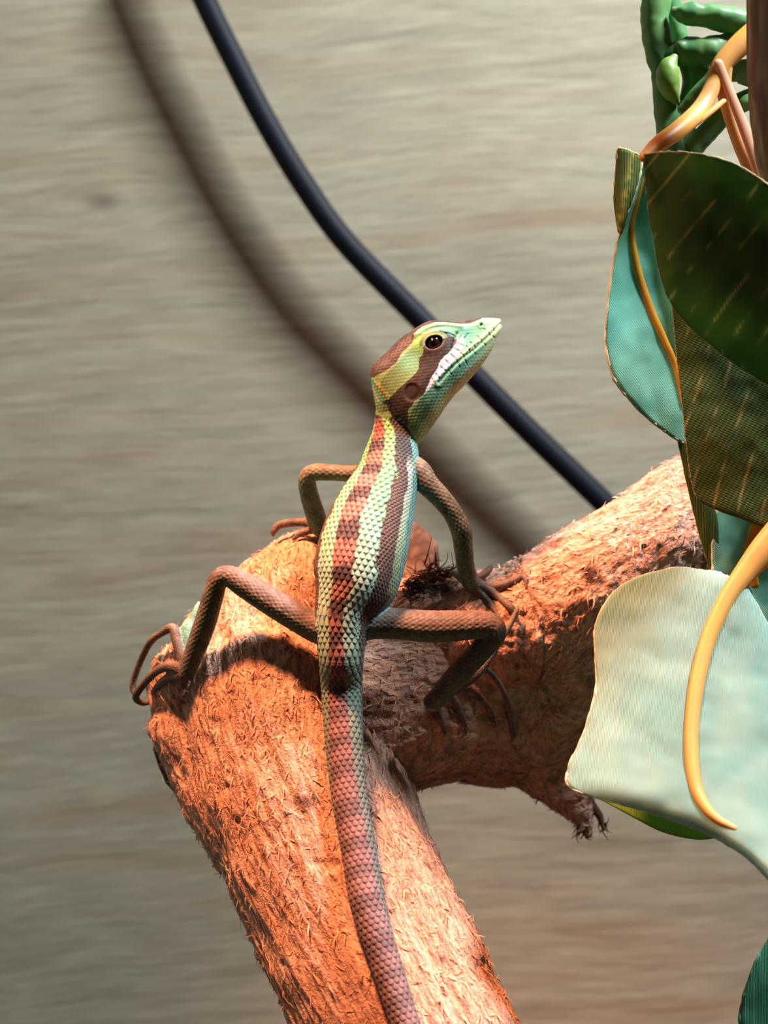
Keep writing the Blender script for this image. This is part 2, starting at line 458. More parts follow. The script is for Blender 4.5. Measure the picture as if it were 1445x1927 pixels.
# dark knob standing behind the lizard
kn = Acc()
ks = crom([(770, 1110, 250, 48), (785, 1060, 255, 46), (782, 1025, 258, 40), (770, 1005, 260, 26)], 8)
kv, kf = tube(W(ks[:, 0], ks[:, 1], ks[:, 2]), ks[:, 3], 28, flat=0.5)
kv = kv + 3 * np.column_stack([fbm(kv / 22, i, 2) for i in (1, 2, 3)])
kc_ = mixc(np.tile(lin((124, 104, 96)), (len(kv), 1)), lin((84, 68, 62)), np.clip(0.5 + fbm(kv / 16, 8, 3), 0, 1))
mesh_obj('bark_knob', kv, kf, M_fib, branch, colors=kc_)
kv, kf = tube(W([304, 314, 328, 350], [1412, 1436, 1462, 1492], 165.0), [14, 19, 20, 16], 14, flat=1.2)
kv = kv + 4 * np.column_stack([fbm(kv / 12, i, 2) for i in (4, 5, 6)])
mesh_obj('bark_scar', kv, kf, M_fib, branch, colors=np.tile(lin((84, 66, 58)), (len(kv), 1)))
tuft('fibre_tuft', W(815, 1085, 165), (24, 16, 9), 90, 55, (92, 56, 46), (0.7, -0.5, 0.15), 1.8)
tuft('fibre_tuft', W(775, 1105, 130), (16, 12, 9), 60, 50, (48, 40, 42), (0.75, -0.5, -0.05), 1.6)
tuft('root_hair', W(1098, 1545, 280), (6, 8, 8), 16, 40, (112, 82, 66), (0.1, 0, -1), 2.4)
kv, kf = tube(W([1080, 1110, 1128, 1136], [1495, 1512, 1535, 1560], 282.0), [15, 11, 8, 4], 10)
mesh_obj('root_stub', kv, kf, M_fib, branch, colors=np.tile(lin((112, 82, 66)), (len(kv), 1)))
tuft('root_hair', W(1132, 1548, 280), (4, 5, 5), 8, 28, (112, 82, 66), (0.25, 0, -1), 2.0)

# ------------------------------------------------------------------ lizard
lizard = empty('lizard', 'slender juvenile lizard with mint and brown stripes looking sideways on the branch', 'lizard')
chains = []           # each: dict with samples for later colouring
acc = Acc()
def on_wood(px, py, r, k=0.8, fallback=0):
    h, n = hit(px, py)
    return fallback if h is None else h[1] - r * k
# tail and trunk: px, py, depth, half width, dorsal turn (deg)
tail_pts = [(850, 2180, 17), (806, 2050, 21), (763, 1927, 25), (719, 1792, 28), (691, 1700, 31), (675, 1600, 32), (658, 1500, 33.5), (648, 1400, 35.5), (643, 1300, 38.5)]
TR = [(x, y, on_wood(x, y, r, 0.85, -200), r, -14) for x, y, r in tail_pts]
TR += [(642, 1240, -66, 42, -12), (643, 1190, -62, 49, -13), (648, 1150, -58, 57, -16), (667, 1100, -46, 80, -20), (679, 1047, -30, 86, -24), (691, 1000, -12, 84, -27), (708, 950, 8, 76, -31), (727, 902, 26, 64, -36), (736, 860, 40, 56, -40), (739, 828, 46, 48, -48), (738, 800, 48, 38, -60), (738, 772, 48, 34, -72), (746, 745, 48, 32, -80)]
s = crom(TR, 10)
P = W(s[:, 0], s[:, 1], s[:, 2]); T, _, _ = frames(P)
dl = np.radians(s[:, 4])
N = np.stack([np.sin(dl), -np.cos(dl), 0 * dl], -1); N = norm(N - T * np.sum(N * T, 1, keepdims=True)); B = np.cross(T, N)
flat = np.where(s[:, 1] > 1180, 0.95, 0.86)
acc.add(tube(P, s[:, 3], 48, flat=0.9, N=N))
chains.append(dict(name='trunk', P=P, T=T, N=N, B=B, R=s[:, 3], py=s[:, 1], s=np.concatenate([[0], np.cumsum(np.linalg.norm(np.diff(P, axis=0), axis=1))]), cd=None))

def limb(name, pts, cd, cv, sides=18, n=8, flat=1.0):
    """pts: px, py, Y, r ; cd / cv dorsal and ventral colours at the points"""
    pts = np.asarray(pts, float)
    q = crom(np.column_stack([pts, np.asarray(cd, float), np.asarray(cv, float)]), n)
    P = W(q[:, 0], q[:, 1], q[:, 2]); T, N, B = frames(P)
    q[:, 3] = np.maximum(q[:, 3], 2.0)
    acc.add(tube(P, q[:, 3], sides))
    chains.append(dict(name=name, P=P, T=T, N=N, B=B, R=q[:, 3], py=q[:, 1], s=np.concatenate([[0], np.cumsum(np.linalg.norm(np.diff(P, axis=0), axis=1))]), cd=q[:, 4:7], cv=q[:, 7:10]))

br, dbr, gr, ol, pk = (134, 100, 90), (84, 64, 56), (98, 112, 78), (120, 124, 84), (168, 128, 112)
teal, mint, gy = (104, 158, 132), (150, 196, 172), (150, 138, 136)
def toe(name, pts, colr=br, k=0.6):
    q = []
    for (x, y, r, *yy) in pts:
        q.append((x, y, yy[0] if yy else on_wood(x, y, r, k, 120), r))
    limb(name, q, [colr] * len(q), [colr] * len(q), 10, 6)
# right hind leg
limb('hind', [(655, 1180, -50, 34), (700, 1172, -52, 31), (750, 1174, -54, 29), (810, 1179, -58, 30), (870, 1177, -64, 28), (918, 1176, -66, 24), (930, 1190, -64, 22), (912, 1216, -56, 21), (872, 1258, -40, 22), (835, 1300, -22, 20), (815, 1322, -14, 18)],
     [(140, 108, 96)] * 11, [(122, 130, 96)] * 11)
toe('toe', [(812, 1318, 15, -12), (838, 1306, 12, -8), (875, 1281, 14, 0), (905, 1257, 10, 8), (936, 1214, 6.5, 26), (960, 1174, 6.5, 44), (972, 1150, 5, 52), (974, 1142, 2.5, 54)], (146, 114, 100))
toe('toe', [(890, 1268, 10, 4), (910, 1258, 7, 12), (931, 1276, 6, 40), (950, 1309, 5.5, 80), (959, 1350, 5), (965, 1384, 4.5), (963, 1396, 2)], (146, 114, 100))
toe('toe', [(860, 1290, 10), (892, 1300, 7), (918, 1332, 6), (930, 1365, 4)], (146, 114, 100))
toe('toe', [(845, 1300, 9), (862, 1332, 7), (875, 1362, 5), (878, 1380, 3)], (146, 114, 100))
toe('toe', [(818, 1322, 10), (828, 1352, 7), (838, 1380, 4)], (146, 114, 100))
# left hind leg
limb('hind', [(632, 1190, -50, 34), (595, 1180, -48, 29), (560, 1162, -46, 27), (510, 1132, -42, 26), (462, 1102, -36, 24), (430, 1084, -32, 20), (411, 1092, -28, 19), (400, 1125, -16, 20), (386, 1172, 2, 21), (368, 1222, 22, 20), (352, 1264, 36, 17)],
     [(140, 108, 96)] * 11, [(122, 130, 96)] * 11)
toe('toe', [(352, 1266, 14, 36), (341, 1235, 11, 46), (332, 1205, 10, 52), (325, 1182, 10, 60), (303, 1192, 7.5, 78), (284, 1207, 7.5, 96), (268, 1236, 7, 122), (254, 1272, 7, 140), (250, 1296, 6.5, 146), (258, 1312, 4, 142)], (146, 114, 100))
toe('toe', [(352, 1262, 14, 40), (350, 1225, 12, 54), (352, 1195, 12, 60), (362, 1168, 8, 66), (371, 1143, 6, 72), (374, 1134, 3, 74)], mint)
toe('toe', [(348, 1235, 11, 58), (340, 1202, 11, 62), (352, 1178, 10, 66), (366, 1160, 7, 70)], mint)
toe('toe', [(352, 1266, 16, 36), (322, 1254, 11, 44), (296, 1262, 8.5, 70), (275, 1282, 8, 96), (259, 1302, 8, 116), (256, 1315, 7, 128), (268, 1323, 6, 140), (280, 1324, 3, 146)], (146, 114, 100))
toe('toe', [(345, 1270, 14, 36), (316, 1276, 9), (298, 1290, 7), (288, 1304, 5)], (146, 114, 100))
# right fore leg
limb('fore', [(760, 880, 30, 34), (786, 890, 26, 27), (805, 912, 24, 22), (830, 938, 28, 20), (852, 966, 34, 19), (868, 1000, 44, 20), (872, 1032, 58, 18.5), (876, 1065, 78, 17.5), (884, 1092, 96, 18), (898, 1104, 104, 14)],
     [(140, 118, 94)] * 10, [(118, 146, 112)] * 10)
toe('finger', [(886, 1098, 13, 100), (912, 1108, 10, 100), (935, 1122, 8.5), (958, 1140, 8), (965, 1150, 7), (966, 1163, 3)], (146, 114, 100))
toe('finger', [(886, 1096, 12, 100), (915, 1103, 9, 104), (942, 1102, 8.5), (968, 1092, 8), (984, 1084, 8), (990, 1092, 5.5), (990, 1106, 2)], (146, 114, 100))
toe('finger', [(882, 1090, 12, 100), (900, 1087, 8, 108), (913, 1079, 8, 116), (923, 1068, 6, 122), (925, 1063, 2.5, 124)], (146, 114, 100))
toe('finger', [(884, 1100, 12, 98), (905, 1118, 8), (925, 1140, 6), (938, 1160, 3)], (146, 114, 100))
toe('finger', [(880, 1094, 12, 98), (864, 1085, 8, 110), (852, 1078, 6, 122), (846, 1086, 3, 120)], (146, 114, 100))
# left fore leg
limb('fore', [(712, 890, 40, 28), (682, 892, 46, 19), (655, 891, 50, 16), (620, 889, 56, 16), (592, 889, 66, 17), (578, 900, 74, 17), (581, 928, 88, 18), (590, 958, 104, 19), (598, 984, 116, 19), (600, 996, 120, 15)],
     [(140, 118, 94)] * 10, [(118, 146, 112)] * 10)
toe('finger', [(600, 988, 14, 122), (574, 983, 9, 134), (545, 984, 8.5, 144), (524, 989, 8, 152), (515, 1000, 7, 152), (514, 1008, 3, 150)], (146, 114, 100))
toe('finger', [(602, 994, 12, 122), (584, 998, 8, 124), (566, 1004, 7, 122), (552, 1014, 4, 120)], (146, 114, 100))
toe('finger', [(606, 994, 12, 120), (604, 1014, 8), (600, 1034, 6), (598, 1046, 3)], (146, 114, 100))
# head: lofted in its own upright plane, looking along +X
HY = 46.0
HS = [((708, 770), (778, 826), 30), ((699, 722), (790, 833), 40), ((695, 702), (798, 824), 47), ((700, 684), (809, 808), 51), ((722, 663), (825, 785), 54), ((752, 633), (840, 761), 54), ((775, 617), (856, 741), 53),
      ((799, 602), (872, 726), 51), ((818, 597), (886, 711), 47), ((840, 599), (900, 695), 41), ((864, 600), (911, 681), 35), ((884, 597), (922, 665), 29), ((905, 593), (931, 649), 23), ((925, 593), (938, 633), 17), ((939, 594), (944, 617), 11), ((945, 598), (946, 608), 5)]
hs = crom([(a[0], a[1], b[0], b[1], w_) for a, b, w_ in HS], 5)
qq = np.array([0, .02, .06, .12, .2, .3, .4, .5, .6, .7, .8, .88, .94, .98, 1.0])
hh = np.array([0, .34, .58, .74, .84, .86, .90, .96, 1.0, .99, .92, .78, .56, .3, 0])
hv, hf = [], []
ring = [(q, h) for q, h in zip(qq, hh)] + [(q, -h) for q, h in zip(qq[-2:0:-1], hh[-2:0:-1])]
for a in hs:
    for q, h in ring:
        x = a[0] + (a[2] - a[0]) * q; y = a[1] + (a[3] - a[1]) * q
        hv.append((x - 722.5, HY - h * a[4], 963.5 - y))
m_ = len(ring)
for i in range(len(hs) - 1):
    for j in range(m_):
        k = (j + 1) % m_; hf.append((i * m_ + j, i * m_ + k, (i + 1) * m_ + k, (i + 1) * m_ + j))
hf.append(tuple(range(m_ - 1, -1, -1))); hf.append(tuple((len(hs) - 1) * m_ + j for j in range(m_)))
acc.add((np.array(hv), hf))

lv, lme = remeshed(acc, 1.45, 10)
setco(lme, lv); ln_ = normals(lme)
print('lizard verts', len(lv), 'branch verts', len(bv2))

# ---- which chain does each vertex follow
cP = np.concatenate([q['P'] for q in chains]); cR = np.concatenate([q['R'] for q in chains])
cid = np.concatenate([np.full(len(q['P']), i) for i, q in enumerate(chains)])
loc_i = np.concatenate([np.arange(len(q['P'])) for q in chains])
best = np.empty(len(lv), int)
for i in range(0, len(lv), 8000):
    d2 = ((lv[i:i + 8000, None] - cP[None])**2).sum(2)
    best[i:i + 8000] = (np.sqrt(d2) - cR[None]).argmin(1)
vid = cid[best]; vloc = loc_i[best]

def inpoly(x, y, poly):
    poly = np.asarray(poly, float); r = np.zeros(len(x), bool); j = len(poly) - 1
    for i in range(len(poly)):
        xi, yi, xj, yj = *poly[i], *poly[j]
        cnd = ((yi > y) != (yj > y)) & (x < (xj - xi) * (y - yi) / (yj - yi + 1e-12) + xi)
        r ^= cnd; j = i
    return r
def seg(x, y, pts):
    """distance to a polyline"""
    d = np.full(len(x), 1e9); pts = np.asarray(pts, float)
    for a, b in zip(pts[:-1], pts[1:]):
        ab = b - a; t = np.clip(((x - a[0]) * ab[0] + (y - a[1]) * ab[1]) / (ab @ ab), 0, 1)
        d = np.minimum(d, np.hypot(x - a[0] - t * ab[0], y - a[1] - t * ab[1]))
    return d
Z = lambda pts: [(660 + a / 4.516, 560 + b / 4.516) for a, b in pts]      # head marking coordinates

def scales(u, v, w, h, Lk=1.42):
    """overlapping rounded scales, free edge towards +u. returns height 0..1, edge darkness 0..1, id noise"""
    L_ = h * Lk; lw = w / 13.0
    hgt = np.zeros(len(u)); edge = np.ones(len(u)); sid = np.zeros(len(u)); done = np.zeros(len(u), bool)
    j0 = np.floor(u / h)
    for back in (1, 0):
        j = j0 - back
        du = u - j * h
        sh = np.where(np.mod(j, 2) == 0, 0.0, 0.5)
        cc = np.floor(v / w - sh + 0.5); dv = (v / w - sh - cc) * w
        ub = L_ * np.clip(1 - np.abs(2 * dv / w)**2.6, 0, 1)**0.42          # rounded free edge
        ins = ((du <= ub) if back else np.ones(len(u), bool)) & ~done
        eb = np.where(back == 1, np.clip(1.25 - (ub - du) / (2.9 * lw), 0, 1), 0)
        es = 0.75 * np.clip(1.1 - (0.5 * w - np.abs(dv)) / (1.7 * lw), 0, 1)
        hgt = np.where(ins, np.clip(0.35 + 0.65 * du / L_, 0, 1) - 0.35 * (2 * dv / w)**2, hgt)
        edge = np.where(ins, np.maximum(eb, es), edge)
        sid = np.where(ins, hash3(j, cc, 0 * j, 5), sid)
        done |= ins
    return hgt, edge, sid

col_ = np.zeros((len(lv), 3)); disp = np.zeros(len(lv))
hx = lv[:, 0] + 722.5; hy = 963.5 - lv[:, 2]; hd = np.abs(lv[:, 1] - HY)
outline = [tuple(a) for a, b, w_ in HS] + [tuple(b) for a, b, w_ in HS[::-1]]
cxo, cyo = 800, 715
op = np.array(outline); op = op + norm(op - np.array([cxo, cyo])) * 6
is_head = inpoly(hx, hy, op) & (hd < 66) & ((vid == 0) | (cid[best] == 0))
is_head &= ~((vid == 0) & (chains[0]['py'][np.where(vid == 0, vloc, 0)] > 796) & (hx < 764 + (hy - 799) * 0.6))

# ---- trunk
mk = (vid == 0) & ~is_head
q = chains[0]; i = vloc[mk]; d = lv[mk] - q['P'][i]
al = np.sum(d * q['T'][i], 1); th = np.arctan2(np.sum(d * q['B'][i], 1), np.sum(d * q['N'][i], 1))
u = -(q['s'][i] + al); py = np.interp(-u, q['s'], q['py']); R_ = np.interp(-u, q['s'], q['R'])
arc = th * R_
wv_ = fbm(lv[mk] / 14, 3, 2) * 0.05
ad = np.degrees(np.abs(th) + wv_)
hg, eg, sid = scales(u, arc, 13.0, 10.4)
hg2, eg2, sid2 = scales(u, arc, 8.5, 6.0)
finer = (sstep(44, 52, ad) * (py < 1200))
hg = hg * (1 - finer) + hg2 * finer * 0.6; eg = np.where(finer > .5, eg2 * 0.8, eg); sid = np.where(finer > .5, sid2, sid)
K = lambda *kv: np.interp(py, [a for a, b in kv], [b for a, b in kv])
hm = K((780, 26), (860, 22), (950, 17), (1050, 16), (1190, 17), (1250, 24), (1350, 34), (1500, 48), (1700, 70), (1927, 110))
hm2 = K((780, 52), (860, 47), (1050, 45), (1190, 58), (1300, 80), (1500, 100), (1927, 140))
band = np.sin((py - 843 + 10 * np.sin(py / 37)) * 2 * np.pi / 62 + math.pi / 2 + np.sign(th) * 0.25) + 0.7 * fbm(lv[mk] / 11, 14, 2)
bd = sstep(-0.15, 0.35, band)
KC = lambda *kv: np.stack([np.interp(py, [a for a, b in kv], [lin(b)[k] for a, b in kv]) for k in range(3)], -1)
pink = KC((780, (158, 88, 82)), (810, (158, 88, 82)), (870, (196, 130, 120)), (1000, (204, 130, 122)), (1150, (194, 122, 112)), (1300, (172, 112, 106)), (1600, (176, 122, 118)), (1927, (176, 124, 116)))
dark = KC((780, (88, 66, 72)), (850, (88, 66, 72)), (1000, (92, 68, 76)), (1180, (104, 72, 76)), (1300, (130, 86, 84)), (1600, (140, 98, 96)), (1927, (156, 110, 104)))
cc = mixc(pink, dark, bd)
mint_c = KC((780, (146, 206, 138)), (830, (146, 206, 138)), (920, (138, 214, 158)), (1020, (168, 222, 192)), (1120, (206, 228, 208)), (1190, (196, 210, 178)), (1260, (158, 172, 146)), (1400, (140, 142, 126)), (1927, (150, 120, 112)))
cc = mixc(cc, mint_c, sstep(-1.2, 1.2, ad - hm))
flank = KC((780, (60, 50, 48)), (860, (62, 54, 56)), (900, (112, 84, 76)), (1000, (124, 92, 80)), (1120, (116, 88, 78)), (1200, (116, 100, 86)), (1300, (120, 112, 102)), (1927, (130, 104, 98)))
cc = mixc(cc, flank, sstep(-1.5, 1.5, ad - hm2 - 5 * fbm(lv[mk] / 9, 44, 1)))
pl = sstep(70, 74, ad) * (py < 1110)
pale = KC((780, (70, 60, 56)), (862, (80, 74, 70)), (890, (220, 224, 200)), (1020, (208, 214, 168)), (1110, (160, 164, 126)))
cc = mixc(cc, pale, pl)
bel = sstep(83, 88, ad)
belly = KC((800, (136, 182, 172)), (1080, (136, 182, 172)), (1300, (138, 140, 126)), (1927, (140, 122, 114)))
cc = mixc(cc, belly, bel)
cc = cc * (0.86 + 0.28 * sid)[:, None]
cc = mixc(cc, cc * np.array([0.22, 0.20, 0.22]) , np.clip(eg * 1.15, 0, 1) * 0.55)
speck = (fbm(lv[mk] / 5, 77, 1) > 0.86) & (ad < hm) & (py < 960)
cc[speck] = lin((232, 214, 204))
col_[mk] = cc
disp[mk] = (hg - 0.5) * K((780, 1.6), (900, 2.6), (1200, 2.6), (1500, 1.8), (1927, 1.4)) - eg * 2.0
# ---- limbs
for ci_, q in enumerate(chains):
    if ci_ == 0: continue
    mk = (vid == ci_) & ~is_head
    if not mk.any(): continue
    i = vloc[mk]; d = lv[mk] - q['P'][i]
    al = np.sum(d * q['T'][i], 1); th = np.arctan2(np.sum(d * q['B'][i], 1), np.sum(d * q['N'][i], 1))
    nd_ = norm(d); up = nd_[:, 2] * 0.9 - nd_[:, 1] * 0.25          # dorsal side of a leg looks upwards
    big = q['name'] in ('hind', 'fore')
    t = sstep(-0.15, 0.25, up + 0.15 * fbm(lv[mk] / 10, 4, 2)) if big else np.ones(mk.sum())
    ss = q['s'][i] + al
    cdv = np.stack([np.interp(ss, q['s'], lin(q['cd'])[:, k]) for k in range(3)], -1); cvv = np.stack([np.interp(ss, q['s'], lin(q['cv'])[:, k]) for k in range(3)], -1)
    hg, eg, sid = scales(ss, th * q['R'][i], 8.5 if big else 5.5, 6.5 if big else 5.0)
    cc = mixc(cvv, cdv, t)
    if big: cc = mixc(cc, lin((206, 178, 164)), np.exp(-((up - 0.22) / 0.07)**2) * 0.35)
    cc = cc * (0.8 + 0.4 * sid)[:, None] * (1 + 0.3 * fbm(lv[mk] / 14, 31, 2))[:, None]
    cc = cc * (1 - 0.3 * eg)[:, None]
    col_[mk] = np.clip(cc, 0.004, 1); disp[mk] = (hg - 0.5) * (1.3 if big else 0.6) - eg * 0.8
    if q['name'] == 'hind':   # kneecap ridge stays smooth
        pass
# ---- head
mk = is_head; x, y, dd = hx[mk], hy[mk], hd[mk]
nz = fbm(np.column_stack([x, y, 0 * x]) / 5, 55, 2)
xw, yw = x + nz * 0.9, y + fbm(np.column_stack([x, y, 0 * x]) / 5, 56, 2) * 0.9
cc = np.tile(lin((132, 178, 116)), (len(x), 1))
jaw_line = Z([(1300, 185), (1200, 290), (1050, 432), (900, 552), (810, 640), (740, 722)])
below = inpoly(xw, yw, Z([(1310, 185), (1200, 290), (1050, 432), (900, 552), (810, 640), (740, 722), (620, 825), (540, 890), (500, 940), (480, 1060), (470, 1300), (1400, 1300), (1400, 185)]))
chin_d = seg(x, y, Z([(1300, 210), (1240, 370), (1180, 480), (1080, 610), (980, 730), (880, 820), (800, 920), (740, 1020), (680, 1120), (630, 1200)]))
jaw = mixc(np.tile(lin((120, 178, 140)), (len(x), 1)), lin((206, 220, 158)), sstep(26, 6, chin_d))
jaw = mixc(jaw, lin((150, 182, 112)), sstep(745, 800, y))
jaw = mixc(jaw, lin((188, 204, 140)), np.clip(nz * 0.6, 0, 1) * sstep(690, 760, y))
# upper side
upper = np.tile(lin((128, 190, 150)), (len(x), 1))
upper = mixc(upper, lin((96, 168, 150)), np.exp(-(((x - 878) / 14)**2 + ((y - 628) / 12)**2)))
upper = mixc(upper, lin((170, 208, 164)), sstep(905, 925, x))
lip = seg(x, y, jaw_line); upper = mixc(upper, lin((240, 232, 176)), (lip < 8.5) * sstep(850, 862, x))
cc = np.where(below[:, None], jaw, upper)
green = inpoly(xw, yw, Z([(520, 380), (545, 320), (640, 300), (640, 470), (590, 520), (570, 620), (530, 670), (440, 745), (350, 840), (215, 700), (195, 660), (300, 620), (385, 555), (430, 475)]))
gcol = mixc(np.tile(lin((132, 152, 96)), (len(x), 1)), lin((146, 208, 160)), np.exp(-(((x - 770) / 24)**2 + ((y - 680) / 22)**2)))
gcol = mixc(gcol, lin((146, 200, 96)), np.exp(-(((x - 787) / 12)**2 + ((y - 648) / 14)**2)))
cc = np.where(green[:, None], gcol, cc)
mask = inpoly(xw, yw, Z([(640, 330), (760, 270), (880, 330), (905, 350), (890, 400), (850, 450), (760, 535), (735, 605), (680, 690), (620, 822), (540, 885), (490, 950), (480, 1090), (520, 1180), (480, 1200), (380, 1100), (240, 900), (345, 838), (440, 745), (530, 670), (570, 620), (580, 520), (610, 480)]))
cc = np.where(mask[:, None], mixc(np.tile(lin((62, 45, 43)), (len(x), 1)), lin((40, 30, 30)), np.clip(0.5 + nz, 0, 1)), cc)
white = inpoly(xw, yw, Z([(905, 370), (960, 300), (975, 400), (900, 500), (850, 580), (790, 640), (720, 725), (620, 822), (680, 690), (735, 605), (760, 535), (850, 455)]))
cc = np.where(white[:, None], mixc(np.tile(lin((222, 228, 240)), (len(x), 1)), lin((140, 206, 186)), sstep(862, 874, x)), cc)
crown_line = Z([(150, 668), (200, 672), (300, 622), (385, 555), (430, 475), (520, 385), (545, 320), (600, 262), (700, 225), (830, 218), (940, 220), (1040, 200), (1120, 160)])
crown = inpoly(xw, yw, crown_line + Z([(1120, 0), (100, 0), (0, 600)]))
ccr = mixc(np.tile(lin((88, 68, 68)), (len(x), 1)), lin((62, 48, 48)), np.clip(0.5 + 1.2 * fbm(np.column_stack([x, y, dd]) / 9, 61, 2), 0, 1))
cc = np.where(crown[:, None], ccr, cc)
yel = inpoly(xw, yw, Z([(195, 705), (240, 720), (330, 840), (325, 868), (290, 860), (240, 800)])) | inpoly(xw, yw, Z([(185, 700), (205, 790), (245, 880), (225, 880), (190, 780)]))
cc = np.where(yel[:, None], lin((206, 192, 112)), cc)
darkrear = inpoly(xw, yw, Z([(225, 880), (300, 900), (350, 1000), (340, 1080), (480, 1200), (330, 1200), (180, 1050)]))
cc = np.where(darkrear[:, None], lin((132, 152, 96)), cc)
# eyelids: bulge, folds, opening
EX, EY = 816.3, 644.5
ex = (x - EX) * 0.94 - (y - EY) * 0.34; ey = (x - EX) * 0.34 + (y - EY) * 0.94
er = np.hypot(ex / 17.5, ey / 13.0)
lidup = (er < 1.6) & (er > 1.0) & (ey < 0)
cc = np.where((lidup)[:, None], mixc(np.tile(lin((104, 128, 76)), (len(x), 1)), lin((168, 172, 116)), np.clip((1.35 - er) * 4, 0, 1)), cc)
lidlo = (er < 1.35) & (er > 0.95) & (ey >= 2)
tick = 0.5 + 0.5 * np.sin(np.arctan2(ey, ex) * 26)
cc = np.where(lidlo[:, None], mixc(np.tile(lin((62, 46, 42)), (len(x), 1)), lin((130, 100, 86)), np.clip((1.3 - er) * 5, 0, 1) * tick), cc)
side_amt = sstep(0.35, 0.7, dd / 45)
dsp = np.zeros(len(x))
dsp += 5.5 * np.exp(-(er / 1.7)**2) * side_amt
brow = seg(x, y, Z([(545, 320), (620, 262), (720, 228), (840, 225), (940, 232)]))
dsp += 4.5 * np.exp(-(brow / 4.5)**2) * side_amt
cc = np.where(((brow < 2.6) & (x > 785))[:, None], lin((206, 214, 158)), cc)
fold = seg(x, y, Z([(800, 300), (850, 310), (890, 330)])); dsp -= 2 * np.exp(-(fold / 2)**2)
dsp -= 15 * sstep(1.0, 0.8, er) * side_amt
canth = seg(x, y, Z([(905, 300), (880, 370), (860, 430)])); dsp -= 3 * np.exp(-(canth / 3)**2)
mouth = seg(x, y, jaw_line); dsp -= 3.6 * np.exp(-(mouth / 1.5)**2)
dsp += 1.8 * np.exp(-((mouth - 6) / 4)**2)
nost = np.hypot((x - 907), (y - 608)); dsp += 2.5 * np.exp(-(nost / 6)**2) - 8 * np.exp(-(nost / 2.6)**2)
ear = np.hypot((x - 775) / 1.0, (y - 739) / 1.15); dsp -= 2.2 * sstep(17, 11, ear); cc = np.where((ear < 15.5)[:, None], lin((46, 28, 29)), cc)
jawbulge = np.hypot((x - 815) / 40, (y - 735) / 40); dsp += 3 * np.exp(-jawbulge**2)
# labial plates
for a in [((1205, 225), (1235, 275)), ((1140, 255), (1190, 305)), ((1080, 320), (1120, 365)), ((1020, 375), (1065, 420)), ((985, 410), (1020, 465)), ((930, 470), (970, 505)), ((880, 520), (915, 555)), ((850, 580), (862, 600)),
          ((900, 380), (960, 405)), ((880, 430), (925, 455)), ((850, 485), (890, 520)), ((800, 530), (835, 570)), ((760, 590), (800, 625)), ((720, 650), (750, 690)), ((690, 700), (712, 735)),
          ((1195, 305), (1230, 330)), ((1125, 372), (1150, 400)), ((1040, 445), (1055, 475)), ((960, 515), (985, 560)), ((905, 560), (925, 595)), ((835, 625), (850, 655)),
          ((960, 500), (1010, 440)), ((1010, 440), (1080, 380)), ((940, 320), (930, 370)), ((1000, 300), (960, 350))]:
    sd = seg(x, y, Z(a)); dsp -= 1.4 * np.exp(-(sd / 1.1)**2); cc = mixc(cc, cc * 0.5, np.exp(-(sd / 0.9)**2))
gx, gy_ = (x * 0.77 - y * 0.63), (x * 0.63 + y * 0.77)
hg, eg, sid = scales(-gx, gy_, 7.0, 5.6)
plain_zone = (er < 1.5) | ((mouth < 9) & (x > 850)) | (ear < 16)
am = np.where(plain_zone, 0, 1.0) * np.where(crown, 1.0, np.where(y > 700, 0.8, 0.65))
dsp += am * ((hg - 0.5) * 0.9 - eg * 0.5)
cc = cc * (1 - am * (0.25 * eg - 0.2 * (sid - 0.5)))[:, None]
col_[mk] = np.clip(cc, 0.003, 1); disp[mk] = dsp
lv2 = lv + ln_ * disp[:, None]
lme.materials.clear(); setco(lme, lv2 * S)
finish('body', lme, M_skin, lizard, colors=col_ * np.array([0.56, 0.66, 0.74]))

def ball(cx, cy, cz, r, nu=28, nv=18):
    v = [(cx, cy - r, cz)]; f = []
    for i in range(1, nv):
        a = math.pi * i / nv
        for j in range(nu):
            b_ = 2 * math.pi * j / nu; v.append((cx + r * math.sin(a) * math.cos(b_), cy - r * math.cos(a), cz + r * math.sin(a) * math.sin(b_)))
    v.append((cx, cy + r, cz)); n = len(v) - 1
    for j in range(nu): f.append((0, 1 + j, 1 + (j + 1) % nu)); f.append((n, n - nu + (j + 1) % nu, n - nu + j))
    for i in range(nv - 2):
        for j in range(nu):
            a = 1 + i * nu + j; b_ = 1 + i * nu + (j + 1) % nu; f.append((a, a + nu, b_ + nu, b_))
    return np.array(v), f
for sd_ in (1, -1):
    cy = HY - sd_ * 31.0
    v, f = ball(EX - 722.5, cy, 963.5 - EY, 17.0)
    e = mesh_obj('eye', v, f, M_eye, lizard)
    v, f = ball(EX - 722.5 - 0.8, cy - sd_ * 10.2, 963.5 - EY + 0.5, 8.6)
    v[:, 1] = cy - sd_ * 10.2 + (v[:, 1] - (cy - sd_ * 10.2)) * 0.85
    mesh_obj('pupil', v, f, M_pupil, e)

